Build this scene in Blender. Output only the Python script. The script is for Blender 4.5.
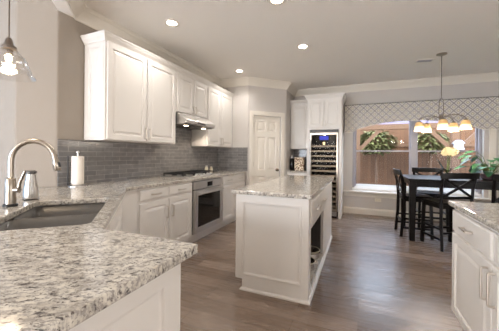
import bpy, math, random
from mathutils import Vector, Matrix
from mathutils.geometry import tessellate_polygon
random.seed(7)
for o in list(bpy.data.objects): bpy.data.objects.remove(o)
sc = bpy.context.scene
COL = sc.collection
R = math.radians

# ------------------------------------------------------------------ camera, world, sun, large lights, exposure
F_PX = 263.0
cam = bpy.data.cameras.new('camera'); camo = bpy.data.objects.new('camera', cam); COL.objects.link(camo)
cam.sensor_width = 36.0; cam.lens = F_PX / 499 * 36; cam.shift_y = -10.8 / 499; cam.clip_start = 0.02
camo.location = (0, 0, 1.243)
camo.rotation_euler = (Matrix.Rotation(R(22.7), 4, 'Z') @ Matrix.Rotation(R(90), 4, 'X') @ Matrix.Rotation(0.010, 4, 'Z')).to_euler()
sc.camera = camo

w = bpy.data.worlds.new('world'); sc.world = w; w.use_nodes = True
bg = w.node_tree.nodes['Background']; bg.inputs[0].default_value = (0.66, 0.80, 1.0, 1); bg.inputs[1].default_value = 7.0
sun = bpy.data.lights.new('sun', 'SUN'); suno = bpy.data.objects.new('sun', sun); COL.objects.link(suno)
sun.energy = 1.2; sun.angle = R(3); sun.color = (1, .95, .87)
suno.rotation_euler = (R(48), 0, R(-25))

def area(name, loc, rot, sx, sy, power, color):
    l = bpy.data.lights.new(name, 'AREA'); l.shape = 'RECTANGLE'; l.size = sx; l.size_y = sy; l.energy = power; l.color = color
    o = bpy.data.objects.new(name, l); COL.objects.link(o); o.location = loc; o.rotation_euler = rot
    return o
# unseen area lights added to fill the room from the right, rear and left
area('fill_right', (3.15, -.3, 1.25), (R(110), 0, R(90)), 4.4, 2.2, 90, (1.0, .97, .93))
area('fill_rear', (-1.75, -3.95, 1.45), (R(100), 0, 0), 2.8, 2.3, 210, (1.0, .96, .91))
area('fill_side', (-4.2, -3.95, 1.5), (R(90), 0, 0), 2.2, 2.2, 50, (.78, .88, 1.0))

vs = sc.view_settings
vs.view_transform = 'Standard'; vs.look = 'None'; vs.gamma = 1; vs.exposure = 0.46; vs.use_curve_mapping = False

cy = sc.cycles                      # less noise: soft clamp on indirect light, no caustics, texture-preserving denoise
cy.sample_clamp_indirect = 4; cy.caustics_reflective = False; cy.caustics_refractive = False; cy.denoising_prefilter = 'FAST'

# ------------------------------------------------------------------ materials
def srgb(r, g, b):
    f = lambda c: (c/255)/12.92 if c/255 <= .04045 else ((c/255+.055)/1.055)**2.4
    return (f(r), f(g), f(b), 1)
def mat(name, col, rough=.5, metal=0, noise=0.0, nscale=20, bump=0, **kw):
    m = bpy.data.materials.new(name); m.use_nodes = True
    nt = m.node_tree; b = nt.nodes['Principled BSDF']
    b.inputs['Base Color'].default_value = col; b.inputs['Roughness'].default_value = rough; b.inputs['Metallic'].default_value = metal
    for k, v in kw.items(): b.inputs[k.replace('_', ' ')].default_value = v
    tc = nt.nodes.new('ShaderNodeTexCoord'); n = nt.nodes.new('ShaderNodeTexNoise'); n.inputs['Scale'].default_value = nscale; n.inputs['Detail'].default_value = 4
    nt.links.new(tc.outputs['Object'], n.inputs['Vector'])
    mx = nt.nodes.new('ShaderNodeMixRGB'); mx.blend_type = 'MULTIPLY'; mx.inputs[0].default_value = noise
    mx.inputs[1].default_value = col; nt.links.new(n.outputs['Fac'], mx.inputs[2])
    if noise: nt.links.new(mx.outputs[0], b.inputs['Base Color'])
    if bump:
        bp = nt.nodes.new('ShaderNodeBump'); bp.inputs['Strength'].default_value = bump; bp.inputs['Distance'].default_value = .002
        nt.links.new(n.outputs['Fac'], bp.inputs['Height']); nt.links.new(bp.outputs[0], b.inputs['Normal'])
    return m
def nodes(m): return m.node_tree, m.node_tree.nodes['Principled BSDF']
def ramp(nt, fac, stops):
    r = nt.nodes.new('ShaderNodeValToRGB'); e = r.color_ramp.elements
    while len(e) < len(stops): e.new(.5)
    for el, (p, c) in zip(e, stops): el.position = p; el.color = c if len(c) == 4 else (*c, 1)
    nt.links.new(fac, r.inputs[0]); return r
def noise(nt, vec, scale, detail=4, rough=.5):
    n = nt.nodes.new('ShaderNodeTexNoise'); n.inputs['Scale'].default_value = scale; n.inputs['Detail'].default_value = detail; n.inputs['Roughness'].default_value = rough
    nt.links.new(vec, n.inputs['Vector']); return n
def mapping(nt, scale=(1, 1, 1), rot=(0, 0, 0), coord='Object'):
    tc = nt.nodes.new('ShaderNodeTexCoord'); mp = nt.nodes.new('ShaderNodeMapping')
    mp.inputs['Scale'].default_value = scale; mp.inputs['Rotation'].default_value = rot
    nt.links.new(tc.outputs[coord], mp.inputs[0]); return mp.outputs[0]
def mixc(nt, fac, a, b, mode='MIX'):
    m = nt.nodes.new('ShaderNodeMixRGB'); m.blend_type = mode
    for i, v in ((0, fac), (1, a), (2, b)):
        if isinstance(v, (int, float)): m.inputs[i].default_value = v
        elif isinstance(v, tuple): m.inputs[i].default_value = v
        else: nt.links.new(v, m.inputs[i])
    return m.outputs[0]

M = {}
M['cab'] = mat('cabinet_white', srgb(222, 217, 211), .38)
M['trim'] = mat('trim_white', srgb(226, 219, 208), .4)
M['wall'] = mat('wall_greige', srgb(200, 194, 189), .85, noise=.06, nscale=60)
M['wallbeige'] = mat('wall_beige', srgb(160, 150, 139), .85, noise=.06, nscale=60)
M['wallblue'] = mat('wall_daylight_blue', srgb(160, 192, 222), .85, noise=.05, nscale=40)  # bluish daylight of the side room put into the wall colour
M['ceil'] = mat('ceiling_paint', srgb(240, 235, 228), .9, noise=.05, nscale=80)
M['steel'] = mat('brushed_steel', srgb(214, 211, 207), .34, 1, noise=.15, nscale=120)
M['nickel'] = mat('brushed_nickel', srgb(178, 168, 156), .3, 1, noise=.1, nscale=90)
M['pull'] = mat('satin_pull_metal', srgb(208, 200, 190), .32, 1)
M['chrome'] = mat('polished_metal', srgb(210, 208, 205), .12, 1)
M['dark'] = mat('black_glass', srgb(22, 21, 21), .08, 0, noise=.1)
M['black'] = mat('black_iron', srgb(24, 23, 23), .5, noise=.3)
M['blackwood'] = mat('black_stained_wood', srgb(15, 12, 12), .3, noise=.3, nscale=30, Specular_IOR_Level=.25)
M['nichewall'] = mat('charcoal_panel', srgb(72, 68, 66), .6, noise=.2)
M['cream'] = mat('cream_ceramic', srgb(225, 214, 192), .35, noise=.08)
M['paper'] = mat('paper_towel_white', srgb(238, 230, 220), .95, noise=.1, nscale=150, bump=.3)
M['sink'] = mat('sink_taupe_composite', srgb(100, 97, 94), .32, .1, noise=.15, nscale=60)
M['darkplastic'] = mat('dark_grey_plastic', srgb(74, 72, 72), .4)
M['amber'] = mat('amber_shade', srgb(214, 190, 150), .5)
M['bronze'] = mat('antique_nickel', srgb(122, 112, 104), .35, .9, noise=.1)
M['terracotta'] = mat('terracotta', srgb(170, 120, 78), .7, noise=.2)
M['mauvepot'] = mat('mauve_ceramic', srgb(120, 98, 102), .5, noise=.2)
M['petal'] = mat('yellow_petal', srgb(196, 178, 138), .6, noise=.15, nscale=60)
M['leaf'] = mat('leaf_green', srgb(70, 128, 88), .4, noise=.45, nscale=25)
M['leafdark'] = mat('leaf_dark', srgb(30, 58, 48), .35, noise=.4, nscale=20)
M['leafpale'] = mat('leaf_blue_green', srgb(110, 165, 160), .4, noise=.4, nscale=25)
M['stem'] = mat('stem_green', srgb(92, 110, 60), .6, noise=.2)
M['soil'] = mat('soil', srgb(60, 45, 34), .95, noise=.5)
M['outdoorwhite'] = mat('outdoor_white', srgb(170, 170, 176), .4)
M['cedar'] = mat('cedar_post', srgb(118, 84, 58), .8, noise=.25, nscale=14)
M['siding'] = mat('lilac_siding', srgb(206, 190, 220), .8, noise=.08)
M['vinyl'] = mat('vinyl_shade_grey', srgb(160, 157, 164), .45)  # backlit shade on the window frame put into an even grey
M['outlet'] = mat('outlet_white', srgb(225, 218, 205), .4)
M['bottle'] = mat('bottle_glass_dark', srgb(26, 30, 24), .1, noise=.2)
M['shelfwood'] = mat('shelf_beech', srgb(216, 204, 188), .5, noise=.25, nscale=40)

def emit(name, col, strength):
    m = mat(name, col, .5); b = m.node_tree.nodes['Principled BSDF']
    b.inputs['Emission Color'].default_value = col; b.inputs['Emission Strength'].default_value = strength
    return m
M['lens'] = emit('lamp_lens', srgb(255, 240, 214), 14)
M['bulb'] = emit('bulb_glow', srgb(255, 226, 178), 7)
M['shadeglow'] = emit('frosted_lit_glass', srgb(255, 232, 190), .75)
M['shadetop'] = emit('amber_lit_glass', srgb(216, 178, 120), .22)
M['hoodlamp'] = emit('hood_lamp', srgb(255, 232, 196), 14)
M['bluedisplay'] = emit('blue_display', srgb(54, 66, 190), .9)
M['fridgelamp'] = emit('fridge_lamp', srgb(255, 222, 170), 1.6)

def glassmat(name, tint, refl, rough=.02, ior=1.45):
    m = bpy.data.materials.new(name); m.use_nodes = True; nt = m.node_tree; nt.nodes.clear()
    out = nt.nodes.new('ShaderNodeOutputMaterial'); tr = nt.nodes.new('ShaderNodeBsdfTransparent'); tr.inputs[0].default_value = tint
    gl = nt.nodes.new('ShaderNodeBsdfGlossy'); gl.inputs['Roughness'].default_value = rough
    lw = nt.nodes.new('ShaderNodeLayerWeight'); pw = nt.nodes.new('ShaderNodeMath'); pw.operation = 'POWER'; pw.inputs[1].default_value = 4; nt.links.new(lw.outputs['Facing'], pw.inputs[0])
    ma = nt.nodes.new('ShaderNodeMath'); ma.operation = 'MULTIPLY_ADD'; ma.inputs[1].default_value = .7*refl; ma.inputs[2].default_value = .035*refl; ma.use_clamp = True; nt.links.new(pw.outputs[0], ma.inputs[0])
    mx = nt.nodes.new('ShaderNodeMixShader'); nt.links.new(ma.outputs[0], mx.inputs[0]); nt.links.new(tr.outputs[0], mx.inputs[1]); nt.links.new(gl.outputs[0], mx.inputs[2])
    nt.links.new(mx.outputs[0], out.inputs[0]); return m
M['pane'] = glassmat('window_glass', (.97, .98, .98, 1), .15)
M['fridgeglass'] = glassmat('smoked_glass', (.86, .84, .82, 1), .05)
M['clearglass'] = glassmat('clear_glass', (.90, .89, .87, 1), 2.2, .04)
# insect screen: fine grey mesh that dims the view through it
m = bpy.data.materials.new('insect_screen'); m.use_nodes = True; nt = m.node_tree; nt.nodes.clear()
out = nt.nodes.new('ShaderNodeOutputMaterial'); tr = nt.nodes.new('ShaderNodeBsdfTransparent'); tr.inputs[0].default_value = (.86, .88, .92, 1)
nt.links.new(tr.outputs[0], out.inputs[0]); M['screen'] = m


def granite():
    m = mat('granite', (.7, .66, .6, 1), .12); nt, b = nodes(m)
    v = mapping(nt); mp2 = nt.nodes.new('ShaderNodeMapping'); mp2.inputs['Scale'].default_value = (1, 2.0, 1); nt.links.new(mapping(nt, (1, 1, 1), (0, 0, -.55)), mp2.inputs[0]); vs_ = mp2.outputs[0]
    n1 = noise(nt, vs_, 11, 6, .68); n2 = noise(nt, vs_, 52, 5, .7); n3 = noise(nt, v, 120, 3, .6); n4 = noise(nt, vs_, 31, 5, .7)
    base = ramp(nt, n1.outputs['Fac'], [(.30, srgb(150, 141, 132)), (.45, srgb(200, 193, 181)), (.62, srgb(221, 215, 204))])
    f2 = ramp(nt, n2.outputs['Fac'], [(.42, (1, 1, 1)), (.54, (0, 0, 0))])
    c = mixc(nt, f2.outputs[0], base.outputs[0], srgb(156, 149, 143))
    f4 = ramp(nt, n4.outputs['Fac'], [(.37, (1, 1, 1)), (.45, (0, 0, 0))])
    c = mixc(nt, f4.outputs[0], c, srgb(76, 71, 70))
    f3 = ramp(nt, n3.outputs['Fac'], [(.33, (1, 1, 1)), (.42, (0, 0, 0))])
    c = mixc(nt, f3.outputs[0], c, srgb(92, 84, 80))
    nt.links.new(c, b.inputs['Base Color']); return m
M['granite'] = granite()

def floor_mat():
    m = mat('floor_planks', (.3, .24, .2, 1), .3); nt, b = nodes(m)
    v = mapping(nt)
    br = nt.nodes.new('ShaderNodeTexBrick'); nt.links.new(v, br.inputs[0])
    br.inputs['Color1'].default_value = (0, 0, 0, 1); br.inputs['Color2'].default_value = (1, 1, 1, 1); br.inputs['Mortar'].default_value = (.3, .3, .3, 1)
    br.inputs['Scale'].default_value = 1; br.inputs['Mortar Size'].default_value = .002; br.inputs['Brick Width'].default_value = 1.22; br.inputs['Row Height'].default_value = .178; br.offset = .37
    gv = mapping(nt, (1.1, 16, 1)); g = noise(nt, gv, 1.6, 7, .62)
    gv2 = mapping(nt, (2.5, 60, 1)); g2 = noise(nt, gv2, 2, 4, .6)
    s1 = mixc(nt, .70, br.outputs['Color'], g.outputs['Fac'])
    s2 = mixc(nt, .22, s1, g2.outputs['Fac'])
    r = ramp(nt, s2, [(.22, srgb(80, 65, 55)), (.42, srgb(112, 94, 81)), (.58, srgb(136, 118, 106)), (.8, srgb(164, 146, 132))])
    gap = mixc(nt, br.outputs['Fac'], r.outputs[0], srgb(76, 62, 54))
    nt.links.new(gap, b.inputs['Base Color'])
    rr = ramp(nt, g.outputs['Fac'], [(.3, (.34,)*3), (.7, (.22,)*3)]); nt.links.new(rr.outputs[0], b.inputs['Roughness'])
    bp = nt.nodes.new('ShaderNodeBump'); bp.inputs['Strength'].default_value = .12; bp.inputs['Distance'].default_value = .003
    nt.links.new(g2.outputs['Fac'], bp.inputs['Height']); nt.links.new(bp.outputs[0], b.inputs['Normal'])
    return m
M['floor'] = floor_mat()

def tile_mat(name, plane):
    m = mat(name, (.3, .3, .3, 1), .15); nt, b = nodes(m)
    tc = nt.nodes.new('ShaderNodeTexCoord'); sx = nt.nodes.new('ShaderNodeSeparateXYZ'); cx = nt.nodes.new('ShaderNodeCombineXYZ')
    nt.links.new(tc.outputs['Object'], sx.inputs[0]); nt.links.new(sx.outputs[plane], cx.inputs[0]); nt.links.new(sx.outputs[2], cx.inputs[1])
    br = nt.nodes.new('ShaderNodeTexBrick'); nt.links.new(cx.outputs[0], br.inputs[0])
    br.inputs['Color1'].default_value = srgb(112, 110, 110); br.inputs['Color2'].default_value = srgb(132, 129, 128); br.inputs['Mortar'].default_value = srgb(166, 162, 158)
    br.inputs['Scale'].default_value = 1; br.inputs['Mortar Size'].default_value = .0018; br.inputs['Brick Width'].default_value = .205; br.inputs['Row Height'].default_value = .0525
    nz = noise(nt, cx.outputs[0], 14, 4, .6)
    nt.links.new(mixc(nt, .35, br.outputs['Color'], nz.outputs['Fac'], 'OVERLAY'), b.inputs['Base Color'])
    bp = nt.nodes.new('ShaderNodeBump'); bp.invert = True; bp.inputs['Strength'].default_value = .4; bp.inputs['Distance'].default_value = .002
    nt.links.new(br.outputs['Fac'], bp.inputs['Height']); nt.links.new(bp.outputs[0], b.inputs['Normal'])
    return m
M['tileY'] = tile_mat('glass_subway_tile', 1); M['tileX'] = tile_mat('glass_subway_tile_return', 0)

def fabric_mat():
    m = mat('trellis_fabric', (.5, .5, .5, 1), .9); nt, b = nodes(m)
    tc = nt.nodes.new('ShaderNodeTexCoord'); sx = nt.nodes.new('ShaderNodeSeparateXYZ'); nt.links.new(tc.outputs['Object'], sx.inputs[0])
    def mth(op, a, b_=None):
        n = nt.nodes.new('ShaderNodeMath'); n.operation = op
        for i, q in enumerate((a, b_)):
            if q is None: continue
            if isinstance(q, (int, float)): n.inputs[i].default_value = q
            else: nt.links.new(q, n.inputs[i])
        return n.outputs[0]
    u = mth('PINGPONG', mth('ADD', mth('MULTIPLY', sx.outputs[0], 1/.070), 50), 1.0)
    v = mth('PINGPONG', mth('ADD', mth('MULTIPLY', sx.outputs[2], 1/.070), 50), 1.0)
    t_ = mth('PINGPONG', mth('ADD', u, v), 1.0)   # nested diamonds, offset rows
    D_, L_ = srgb(154, 148, 147), srgb(232, 227, 220)
    r = ramp(nt, t_, [(.0, srgb(236, 226, 190)), (.24, srgb(236, 226, 190)), (.28, D_), (.50, D_), (.54, L_), (.74, L_), (.78, D_)])
    c = r.outputs[0]
    nt.links.new(c, b.inputs['Base Color']); return m
M['fabric'] = fabric_mat()

def stripes(name, axis, width, c1, c2, gap):
    m = mat(name, c1, .8); nt, b = nodes(m)
    tc = nt.nodes.new('ShaderNodeTexCoord'); sx = nt.nodes.new('ShaderNodeSeparateXYZ'); nt.links.new(tc.outputs['Object'], sx.inputs[0])
    cx = nt.nodes.new('ShaderNodeCombineXYZ'); nt.links.new(sx.outputs[axis], cx.inputs[1]); nt.links.new(sx.outputs[2 if axis == 0 else 0], cx.inputs[0])
    br = nt.nodes.new('ShaderNodeTexBrick'); nt.links.new(cx.outputs[0], br.inputs[0])
    br.inputs['Color1'].default_value = c1; br.inputs['Color2'].default_value = c2; br.inputs['Mortar'].default_value = gap
    br.inputs['Scale'].default_value = 1; br.inputs['Mortar Size'].default_value = .006; br.inputs['Brick Width'].default_value = 8; br.inputs['Row Height'].default_value = width
    n = noise(nt, mapping(nt, (3, 3, .6)), 5, 5, .6)
    nt.links.new(mixc(nt, .35, br.outputs['Color'], n.outputs['Fac'], 'OVERLAY'), b.inputs['Base Color']); return m
M['fence'] = stripes('fence_boards', 0, .14, srgb(98, 63, 36), srgb(114, 74, 44), srgb(62, 40, 26))
M['grass'] = mat('lawn', srgb(84, 88, 60), .95, noise=.5, nscale=12)
M['foliage'] = mat('shrub_leaves', srgb(120, 116, 62), .7, noise=.5, nscale=6)
def weave():
    m = mat('spotted_box', (.5, .4, .3, 1), .7); nt, b = nodes(m)
    vo = nt.nodes.new('ShaderNodeTexVoronoi'); vo.inputs['Scale'].default_value = 30; nt.links.new(mapping(nt), vo.inputs['Vector'])
    r = ramp(nt, vo.outputs['Distance'], [(.4, srgb(246, 234, 212)), (.62, srgb(150, 118, 92))])
    nt.links.new(r.outputs[0], b.inputs['Base Color']); return m
M['spots'] = weave()

# ------------------------------------------------------------------ mesh builder
class MB:
    def __init__(s): s.v = []; s.f = []
    def add(s, vs_, fs, mtx=None):
        k = len(s.v); s.v += [tuple(mtx @ Vector(p)) if mtx else tuple(p) for p in vs_]; s.f += [tuple(i + k for i in f) for f in fs]; return s
    def box(s, x0, x1, y0, y1, z0, z1, mtx=None):
        if x0 > x1: x0, x1 = x1, x0
        if y0 > y1: y0, y1 = y1, y0
        v = [(x, y, z) for z in (z0, z1) for x, y in ((x0, y0), (x1, y0), (x1, y1), (x0, y1))]
        return s.add(v, [(3, 2, 1, 0), (4, 5, 6, 7), (0, 1, 5, 4), (1, 2, 6, 5), (2, 3, 7, 6), (3, 0, 4, 7)], mtx)
    def prism(s, poly, z0, z1, holes=(), mtx=None):      # polygon in XY (CCW), extruded in z, with holes
        loops = [list(poly)] + [list(h) for h in holes]
        tris = tessellate_polygon([[Vector((p[0], p[1], 0)) for p in l] for l in loops])
        flat = [p for l in loops for p in l]; n = len(flat)
        v = [(p[0], p[1], z0) for p in flat] + [(p[0], p[1], z1) for p in flat]; f = []
        for t in tris:
            a, b, c = (flat[i] for i in t)
            if (b[0]-a[0])*(c[1]-a[1]) - (b[1]-a[1])*(c[0]-a[0]) < 0: t = (t[0], t[2], t[1])
            f.append(tuple(i + n for i in t)); f.append((t[2], t[1], t[0]))
        k = 0
        for li, l in enumerate(loops):
            m_ = len(l); ar = sum(l[i][0]*l[(i+1) % m_][1] - l[(i+1) % m_][0]*l[i][1] for i in range(m_))
            for i in range(m_):
                a, b = k + i, k + (i+1) % m_
                q = (a, b, b + n, a + n)
                if (ar > 0) != (li == 0): q = q[::-1]
                f.append(q)
            k += m_
        return s.add(v, f, mtx)
    def lathe(s, prof, seg=20, mtx=None, cap=True):       # prof [(r,z)...]
        v = [(r*math.cos(2*math.pi*i/seg), r*math.sin(2*math.pi*i/seg), z) for r, z in prof for i in range(seg)]; f = []
        for j in range(len(prof)-1):
            for i in range(seg):
                a = j*seg + i; b = j*seg + (i+1) % seg; f.append((a, b, b + seg, a + seg))
        if cap:
            f.append(tuple(range(seg))[::-1]); f.append(tuple((len(prof)-1)*seg + i for i in range(seg)))
        return s.add(v, f, mtx)
    def tube(s, pts, rad, seg=10, mtx=None):
        pts = [Vector(p) for p in pts]; rs = rad if isinstance(rad, (list, tuple)) else [rad]*len(pts)
        v = []; f = []; up = None
        for i, p in enumerate(pts):
            d = (pts[min(i+1, len(pts)-1)] - pts[max(i-1, 0)]).normalized()
            if up is None: up = Vector((0, 0, 1)) if abs(d.z) < .9 else Vector((1, 0, 0))
            a = d.cross(up).normalized(); up = a.cross(d).normalized(); b = up
            for k in range(seg):
                t = 2*math.pi*k/seg; v.append(tuple(p + (a*math.cos(t) + b*math.sin(t))*rs[i]))
        for j in range(len(pts)-1):
            for k in range(seg):
                a = j*seg + k; b = j*seg + (k+1) % seg; f.append((a, a + seg, b + seg, b))
        f.append(tuple(range(seg))); f.append(tuple((len(pts)-1)*seg + i for i in range(seg))[::-1])
        return s.add(v, f, mtx)
    def bar(s, p, q, wx, wy, mtx=None, side=None):        # square-section bar from p to q
        p, q = Vector(p), Vector(q); d = (q - p).normalized()
        up = Vector(side) if side else (Vector((0, 1, 0)) if abs(d.y) < .9 else Vector((1, 0, 0)))
        a = d.cross(up).normalized(); b = a.cross(d).normalized()
        v = [tuple(c + a*i*wx/2 + b*j*wy/2) for c in (p, q) for i, j in ((-1, -1), (1, -1), (1, 1), (-1, 1))]
        return s.add(v, [(0, 1, 2, 3), (7, 6, 5, 4), (1, 0, 4, 5), (2, 1, 5, 6), (3, 2, 6, 7), (0, 3, 7, 4)], mtx)
    def sweep(s, path, prof, z, closed=False):            # prof (u toward right of travel, dz) swept on XY path with mitres
        n = len(path); P = [Vector((p[0], p[1])) for p in path]; v = []; f = []; m_ = len(prof)
        for i in range(n):
            d0 = (P[i] - P[i-1]).normalized() if i else None
            d1 = (P[i+1] - P[i]).normalized() if i < n-1 else None
            n0 = Vector((d0.y, -d0.x)) if d0 else None; n1 = Vector((d1.y, -d1.x)) if d1 else None
            if n0 is None: mv = n1
            elif n1 is None: mv = n0
            else:
                mv = (n0 + n1); mv = mv / max(mv.dot(n0), .2)
            for u, dz in prof: v.append((P[i].x + mv.x*u, P[i].y + mv.y*u, z + dz))
        for i in range(n-1):
            for j in range(m_):
                a = i*m_ + j; b = i*m_ + (j+1) % m_; f.append((a, b, b + m_, a + m_))
        f.append(tuple(range(m_))[::-1]); f.append(tuple((n-1)*m_ + j for j in range(m_)))
        return s.add(v, f)
    def rings(s, rects, mtx=None, back=None):             # nested rectangles [(x0,x1,z0,z1,y)...] closed at the last
        v = []; f = []
        for x0, x1, z0, z1, y in rects: v += [(x0, y, z0), (x1, y, z0), (x1, y, z1), (x0, y, z1)]
        for i in range(len(rects)-1):
            for k in range(4):
                a = i*4 + k; b = i*4 + (k+1) % 4; f.append((a, b, b + 4, a + 4))
        n = len(rects); f.append(tuple((n-1)*4 + k for k in range(4))); f.append((3, 2, 1, 0))
        return s.add(v, f, mtx)
    def leaf(s, base, d, up, L, W, droop=.3, fold=.15, n=6):
        base = Vector(base); d = Vector(d).normalized(); up = Vector(up); sd = d.cross(up).normalized(); up = sd.cross(d).normalized()
        v = []; f = []
        for i in range(n+1):
            t = i/n; c = base + d*L*t - Vector((0, 0, 1))*droop*L*t*t
            wv = W*(math.sin(math.pi*min(t*.92+.04, 1))**.8)
            v += [tuple(c - sd*wv + up*fold*wv), tuple(c), tuple(c + sd*wv + up*fold*wv)]
        for i in range(n):
            a = i*3; f += [(a, a+1, a+4, a+3), (a+1, a+2, a+5, a+4)]
        k = len(v); th = Vector((0, 0, -.0012))
        v += [tuple(Vector(p) + th) for p in v[:k]]; f += [tuple(q + k for q in reversed(p)) for p in list(f)]
        return s.add(v, f)
    def build(s, name, m, parent=None, bevel=0, smooth=False, seg=2, sub=0):
        me = bpy.data.meshes.new(name); me.from_pydata(s.v, [], s.f); me.update()
        me.materials.append(M[m] if isinstance(m, str) else m)
        if smooth:
            for p in me.polygons: p.use_smooth = True
        o = bpy.data.objects.new(name, me); COL.objects.link(o)
        if smooth:
            es = o.modifiers.new('split', 'EDGE_SPLIT'); es.split_angle = R(40)
        if bevel:
            b = o.modifiers.new('bevel', 'BEVEL'); b.width = bevel; b.segments = seg; b.limit_method = 'ANGLE'; b.angle_limit = R(40)
        if parent: o.parent = parent
        return o
def tag(o, label=None, cat=None, group=None, kind=None):
    if label: o['label'] = label
    if cat: o['category'] = cat
    if group: o['group'] = group
    if kind: o['kind'] = kind
    return o
def thing(name, label, cat, loc=(0, 0, 0), rz=0, group=None):
    o = bpy.data.objects.new(name, None); COL.objects.link(o); o.location = loc; o.rotation_euler = (0, 0, rz); o.empty_display_size = .1
    return tag(o, label, cat, group)
def struct(o): o['kind'] = 'structure'; return o
def copy_tree(o, parent=None):
    c = o.copy(); COL.objects.link(c)
    if parent: c.parent = parent
    for ch in list(o.children): copy_tree(ch, c)
    return c
def tr(x=0, y=0, z=0, rz=0): return Matrix.Translation((x, y, z)) @ Matrix.Rotation(rz, 4, 'Z')

# ------------------------------------------------------------------ room constants (metres; camera stands at the origin)
WX = -2.72; CE = 2.75; YB = 6.10; YP = 4.79; RX = 3.2; CT = .915
Q0 = (-2.04, YP); Q1 = (-1.43, 5.40)

# ------------------------------------------------------------------ setting
struct(MB().box(-6.2, 4, -4.4, 6.45, -.1, 0).build('floor', 'floor'))
struct(MB().box(-6.2, 4, -4.4, 6.5, CE, CE+.12).build('ceiling', 'ceil'))
# left wall: straight run, then a 45-degree chamfered end, then turning away into the next room
struct(MB().prism([(WX, 1.64), (WX, YP+.15), (WX-.15, YP+.15), (WX-.15, 1.79), (-3.02, 1.64), (-5.9, 1.64), (-5.9, 1.41), (-2.95, 1.41)], 0, CE).build('wall_left', 'wallbeige', bevel=.012))
struct(MB().box(WX-.15, Q0[0], YP, YP+.12, 0, CE).build('wall_pantry', 'wall'))
struct(MB().box(-6.05, -5.9, -4.2, 1.65, 0, CE).build('wall_side_room', 'wallblue'))
# diagonal pantry wall with a door opening
dl = math.hypot(Q1[0]-Q0[0], Q1[1]-Q0[1]); DM = tr(Q0[0], Q0[1], 0, R(45))
mb = MB()
mb.box(-.0, .115, 0, .1, 0, CE, DM); mb.box(.735, dl, 0, .1, 0, CE, DM); mb.box(.115, .735, 0, .1, 2.03, CE, DM)
struct(mb.build('wall_pantry_diagonal', 'wall'))
struct(MB().box(-1.55, Q1[0], Q1[1], YB, 0, CE).build('wall_nook', 'wall'))
# back wall with the wide breakfast window
wx0, wx1, wz0, wz1 = -.14, 2.10, .50, 2.10
mb = MB(); mb.box(-1.6, wx0, YB, YB+.2, 0, CE).box(wx1, RX+.2, YB, YB+.2, 0, CE).box(wx0, wx1, YB, YB+.2, 0, wz0).box(wx0, wx1, YB, YB+.2, wz1, CE)
struct(mb.build('wall_back', 'wall'))
struct(MB().box(RX, RX+.15, -4.2, YB+.2, 0, CE).build('wall_right', 'wall'))
mb = MB(); mb.box(-2.0, 2.6, -4.2, -4.05, .3, 2.6).box(-6.05, -2.2, -4.2, -4.05, 0, .3).box(-2.2, 3.35, -4.2, -4.05, 0, .3).box(-6.05, 3.35, -4.2, -4.05, 2.6, CE).box(2.6, 3.35, -4.2, -4.05, .3, 2.6).box(-3.0, -2.0, -4.2, -4.05, .3, 2.6).box(-6.05, -5.4, -4.2, -4.05, .3, 2.6)
struct(mb.build('wall_rear', 'wall'))
# ceiling bulkhead over the open side of the sink counter
path = [(-1.2, -4.0), (-1.2, .28), (WX, 1.80)]
struct(MB().sweep(path, [(0, 0), (0, -.12), (-.12, -.12), (-.12, 0)], CE).build('trim_1', 'ceil'))
crown = [(0, -.135), (.014, -.135), (.022, -.115), (.045, -.085), (.082, -.045), (.098, -.034), (.098, -.022), (.112, -.016), (.112, 0), (0, 0)]
cp = path + [Q0[0:0] or (WX, YP), Q0, Q1, (Q1[0], YB), (RX, YB), (RX, -4.0)]
struct(MB().sweep(cp, crown, CE).build('trim_2', 'trim'))
base = [(0, 0), (.016, 0), (.016, .105), (.010, .125), (.004, .135), (0, .135)]
struct(MB().sweep([(-.31, YB), (RX, YB), (RX, -4.0)], base, 0).build('baseboard_back', 'trim'))
# window
def frame(mb, x0, x1, z0, z1, y0, y1, t):
    mb.box(x0, x0+t, y0, y1, z0, z1).box(x1-t, x1, y0, y1, z0, z1).box(x0+t, x1-t, y0, y1, z0, z0+t).box(x0+t, x1-t, y0, y1, z1-t, z1)
mb = MB(); frame(mb, wx0, wx1, wz0, wz1, YB+.08, YB+.2, .045); mb.box(.965, 1.055, YB+.085, YB+.195, wz0+.045, wz1-.045)
win = struct(mb.build('window_1', 'vinyl', bevel=.004))
for x0, x1 in ((wx0+.045, .965), (1.055, wx1-.045)):
    for z0, z1, dy in ((wz0+.045, 1.365, .02), (1.335, wz1-.045, .05)):
        mb = MB(); frame(mb, x0, x1, z0, z1, YB+.09+dy, YB+.115+dy, .03); sash = mb.build('sash', 'vinyl', win)
        MB().box(x0+.03, x1-.03, YB+.100+dy, YB+.104+dy, z0+.03, z1-.03).build('glass_pane', 'pane', sash)
    MB().box(x0, x1, YB+.172, YB+.174, wz0+.045, 1.34).build('insect_screen', 'screen', win)
struct(MB().box(-.32, 2.40, YB-.09, YB+.08, .462, .497).build('trim_3', 'trim', bevel=.01))        # stool (sill ledge)
struct(MB().box(-.30, 2.38, YB-.02, YB, .375, .462).build('trim_4', 'trim', bevel=.006))           # apron
struct(MB().box(2.17, 2.27, YB-.03, YB, .497, 2.3).build('trim_5', 'trim', bevel=.006))            # right casing
MB().add([(x, y, z) for x in (wx0+.001, wx1-.001) for y, z in ((YB+.05, .497), (YB+.05, .53), (YB+.165, .628), (YB+.165, .497))], [(0, 4, 5, 1), (1, 5, 6, 2), (2, 6, 7, 3), (3, 7, 4, 0), (0, 1, 2, 3), (7, 6, 5, 4)]).build('sloped_sill', 'trim', win)
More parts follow.
